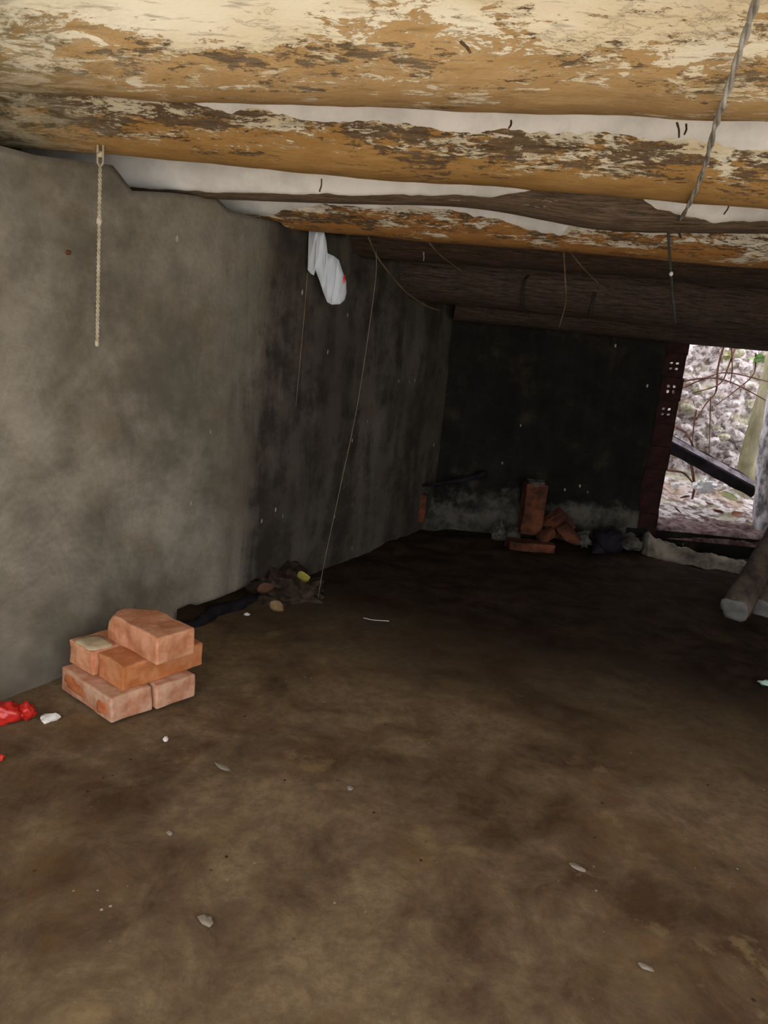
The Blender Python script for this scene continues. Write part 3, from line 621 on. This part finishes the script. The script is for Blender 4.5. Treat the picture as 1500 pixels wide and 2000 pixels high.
# ------------------------------------------------------------------ hanging things
M_BAG = simple('white_plastic_bag', (.54, .59, .66), (.64, .68, .74), 8, .5)
out = [(604, 446), (620, 448), (633, 452), (637, 470), (640, 495), (652, 500), (662, 508), (669, 530), (676, 548), (677, 572), (673, 586), (664, 594), (648, 595), (639, 590), (631, 570), (624, 548), (620, 528), (616, 527), (613, 538), (606, 534), (601, 527), (602, 500), (603, 470)]
Yb = 2.46; pts = [at(x, y, Yb) for x, y in out]; bc = at(636, 450, Yb)
import bmesh
bm = bmesh.new(); f = bm.faces.new([bm.verts.new(p - bc) for p in pts]); bmesh.ops.triangulate(bm, faces=[f])
for _ in range(3): bmesh.ops.subdivide_edges(bm, edges=bm.edges[:], cuts=1)
bv = {v for e in bm.edges if e.is_boundary for v in e.verts}
bm.verts.index_update(); vs = [v.co.copy() for v in bm.verts]; fcs = [tuple(v.index for v in f.verts) for f in bm.faces]; isb = [v in bv for v in bm.verts]
edges = [tuple(v.index for v in e.verts) for e in bm.edges if e.is_boundary]; bm.free()
bpts = [v for v, b in zip(vs, isb) if b]
V = []; n0 = len(vs)
for s in (-1, 1):
    for v in vs:
        dist = min((v - q).length for q in bpts); bul = .002 + .020 * min(1, dist / .03) ** .6
        fold = .005 * fb(v.x * 16 + v.z * 5, v.z * 4, 2, 3) * min(1, dist / .01)
        V.append(v + Vector((0, s * bul + fold, 0)))
fs = [tuple(reversed(f)) for f in fcs] + [tuple(i + n0 for i in f) for f in fcs] + [(a, b, b + n0, a + n0) for a, b in edges]
bag = obj('plastic_bag', V, fs, M_BAG); bag.location = bc; tag(bag, 'limp white plastic bag hanging from the flaking log', 'bag')
tag(blob('red_print', at(674, 546, Yb) - bc + Vector((-.002, -.004, 0)), (.0045, .004, .016), M_RED, bag, sub=2, amp=.3, seed=2, smooth=True), 'red printed mark')

M_CORD = simple('tan_cord', (.34, .29, .20), (.52, .46, .35), 30, bs=.6, bd=.003)
ct = at(197, 248, 1.60); cb = at(190, 670, 1.60)
cord = empty('frayed_rope', ct); tag(cord, 'frayed tan cord hanging down in front of the grey wall', 'cord')
L = cb - ct
for ph in (0, math.pi):
    p = []
    for i in range(90):
        t = i / 89; sp_ = .0045 if t < .16 else .0022
        p.append(L * t + Vector((math.cos(t * 150 + ph) * sp_ if t > .16 else (-1 if ph else 1) * .006, math.sin(t * 150 + ph) * sp_ if t > .16 else 0, 0)))
    tube('strand', p, .0024, M_CORD, cord, n=6, sub=2)
blob('knot', L * .42, (.006, .006, .010), M_CORD, cord, sub=2, amp=.4, seed=1); blob('knot', L * .12, (.008, .005, .006), M_CORD, cord, sub=2, amp=.4, seed=4); blob('frayed_end', L * 1.0, (.005, .005, .008), M_CORD, cord, sub=2, amp=.6, seed=7)
M_THR = simple('pale_thread', (.20, .175, .13), (.30, .27, .20), 20)
tag(tube('thread', [at(601, 530, 2.44), at(592, 640, 2.44), at(578, 792, 2.44)], .0008, M_THR, n=5), 'short thin thread hanging below the plastic bag', 'thread')
tag(tube('thread', [at(735, 490, 2.45), at(732, 560, 2.44), at(700, 780, 2.40), at(665, 950, 2.37), at(635, 1090, 2.34), at(621, 1168, 2.33)], .0008, M_THR, n=5), 'long thin thread slanting down to the floor', 'thread')
M_WIRE = simple('weathered_wire', (.30, .29, .26), (.55, .54, .50), 25, .6)
wp = [at(1490, -40, .86), at(1462, 50, .97), at(1436, 130, 1.05), at(1412, 205, 1.13), at(1396, 250, 1.22), at(1380, 315, 1.42), at(1362, 365, 1.55), at(1345, 402, 1.66), at(1326, 435, 2.05), at(1308, 458, 2.26)]
wire = empty('hanging_wire', wp[0]); tag(wire, 'weathered grey wire running under the logs at the right', 'wire')
for ph in (0, math.pi):
    q = []
    for i in range(len(wp) - 1):
        for k in range(8):
            t = (i + k / 8); v = wp[i].lerp(wp[i + 1], k / 8) - wp[0]; q.append(v + Vector((math.cos(t * 5 + ph), 0, math.sin(t * 5 + ph))) * .0026)
    tube('strand', q, .0030, M_WIRE, wire, n=6, sub=2)
M_DKW = simple('dark_cord', (.02, .022, .02), (.07, .07, .06), 20)
dw = empty('dangling_rope', at(1305, 455, 2.25)); tag(dw, 'dark cord with a pale bead hanging from the wire end', 'cord')
z_ = dw.location
tube('strand', [at(1305, 452, 2.25) - z_, at(1307, 490, 2.26) - z_, at(1311, 535, 2.27) - z_, at(1314, 580, 2.28) - z_, at(1320, 632, 2.28) - z_], .0042, M_DKW, dw, n=6)
blob('bead', at(1311, 535, 2.265) - z_, (.006, .006, .007), M_PAPER, dw, sub=2, amp=.1)
tube('loop', [at(1306, 452, 2.25) - z_, at(1312, 440, 2.24) - z_, at(1322, 446, 2.24) - z_, at(1330, 465, 2.25) - z_], .004, M_DKW, dw, n=6)
M_ROOT = simple('brown_root', (.07, .045, .025), (.15, .10, .055), 25); M_ROOTD = simple('black_root', (.012, .01, .008), (.04, .03, .025), 25)
for p, r, m, nm in [([(719, 462, 2.48), (735, 498, 2.52), (758, 530, 2.58), (795, 572, 2.68), (835, 598, 2.75), (860, 606, 2.8)], .0032, M_ROOT, 'long brown root curving from the painted log to the corner'),
                    ([(838, 474, 2.5), (862, 500, 2.55), (905, 532, 2.62)], .0028, M_ROOT, 'short brown root crossing the dark logs'),
                    ([(1038, 533, 3.17), (1025, 548, 3.12), (1020, 575, 3.14), (1024, 600, 3.17), (1034, 620, 3.18)], .0062, M_ROOTD, 'thick black root hooked over the dark log'),
                    ([(1101, 490, 2.5), (1104, 545, 2.52), (1105, 590, 2.55), (1092, 640, 2.55)], .0032, M_ROOT, 'straight root hanging in the middle of the dark logs'),
                    ([(1113, 492, 2.5), (1145, 530, 2.55), (1193, 576, 2.6)], .0026, M_ROOT, 'thin root slanting right across the dark logs'),
                    ([(1161, 570, 3.15), (1157, 590, 3.16), (1150, 622, 3.18)], .010, M_ROOTD, 'stubby black root right of the hanging roots'),
                    ([(827, 492, 2.66), (828, 502, 2.66), (827, 510, 2.66)], .003, M_THR, 'small pale splinter on the dark log')]:
    tag(tube('root', [at(*q) for q in p], lambda u, r=r: r * (1 - .45 * u), m, n=6, jit=.25), nm, 'root', 'roots hanging from the ceiling')
for x0_, y0_, x1_, y1_, Y, nm in [(628, 350, 624, 374, 1.79, 'grey drip stuck in the broad plaster seam'), (1322, 240, 1326, 268, 1.42, 'left of two dark twigs in the upper plaster seam'), (1340, 243, 1337, 262, 1.42, 'right of two dark twigs in the upper plaster seam'), (998, 236, 994, 250, 1.42, 'tiny twig in the upper plaster seam, mid ceiling'), (900, 82, 918, 102, 1.04, 'brown splinter poking out of the cream log'), (1425, 398, 1414, 418, 1.82, 'thin twig in the broad plaster seam at the right')]:
    a, b = at(x0_, y0_, Y), at(x1_, y1_, Y - .02)
    tag(tube('twig', [a, a.lerp(b, .5) + Vector((.002, 0, 0)), b], .0020, M_ROOT, n=6, jit=.3), nm, 'twig', 'twigs stuck in the ceiling')
tag(blob('brick_chip', WA + WD * .18 + WN * .002 + Vector((0, 0, 1.026)), (.007, .007, .006), M_BRICKD, sub=2, amp=.5, seed=2), 'orange brick fleck showing in the grey wall', 'chip')
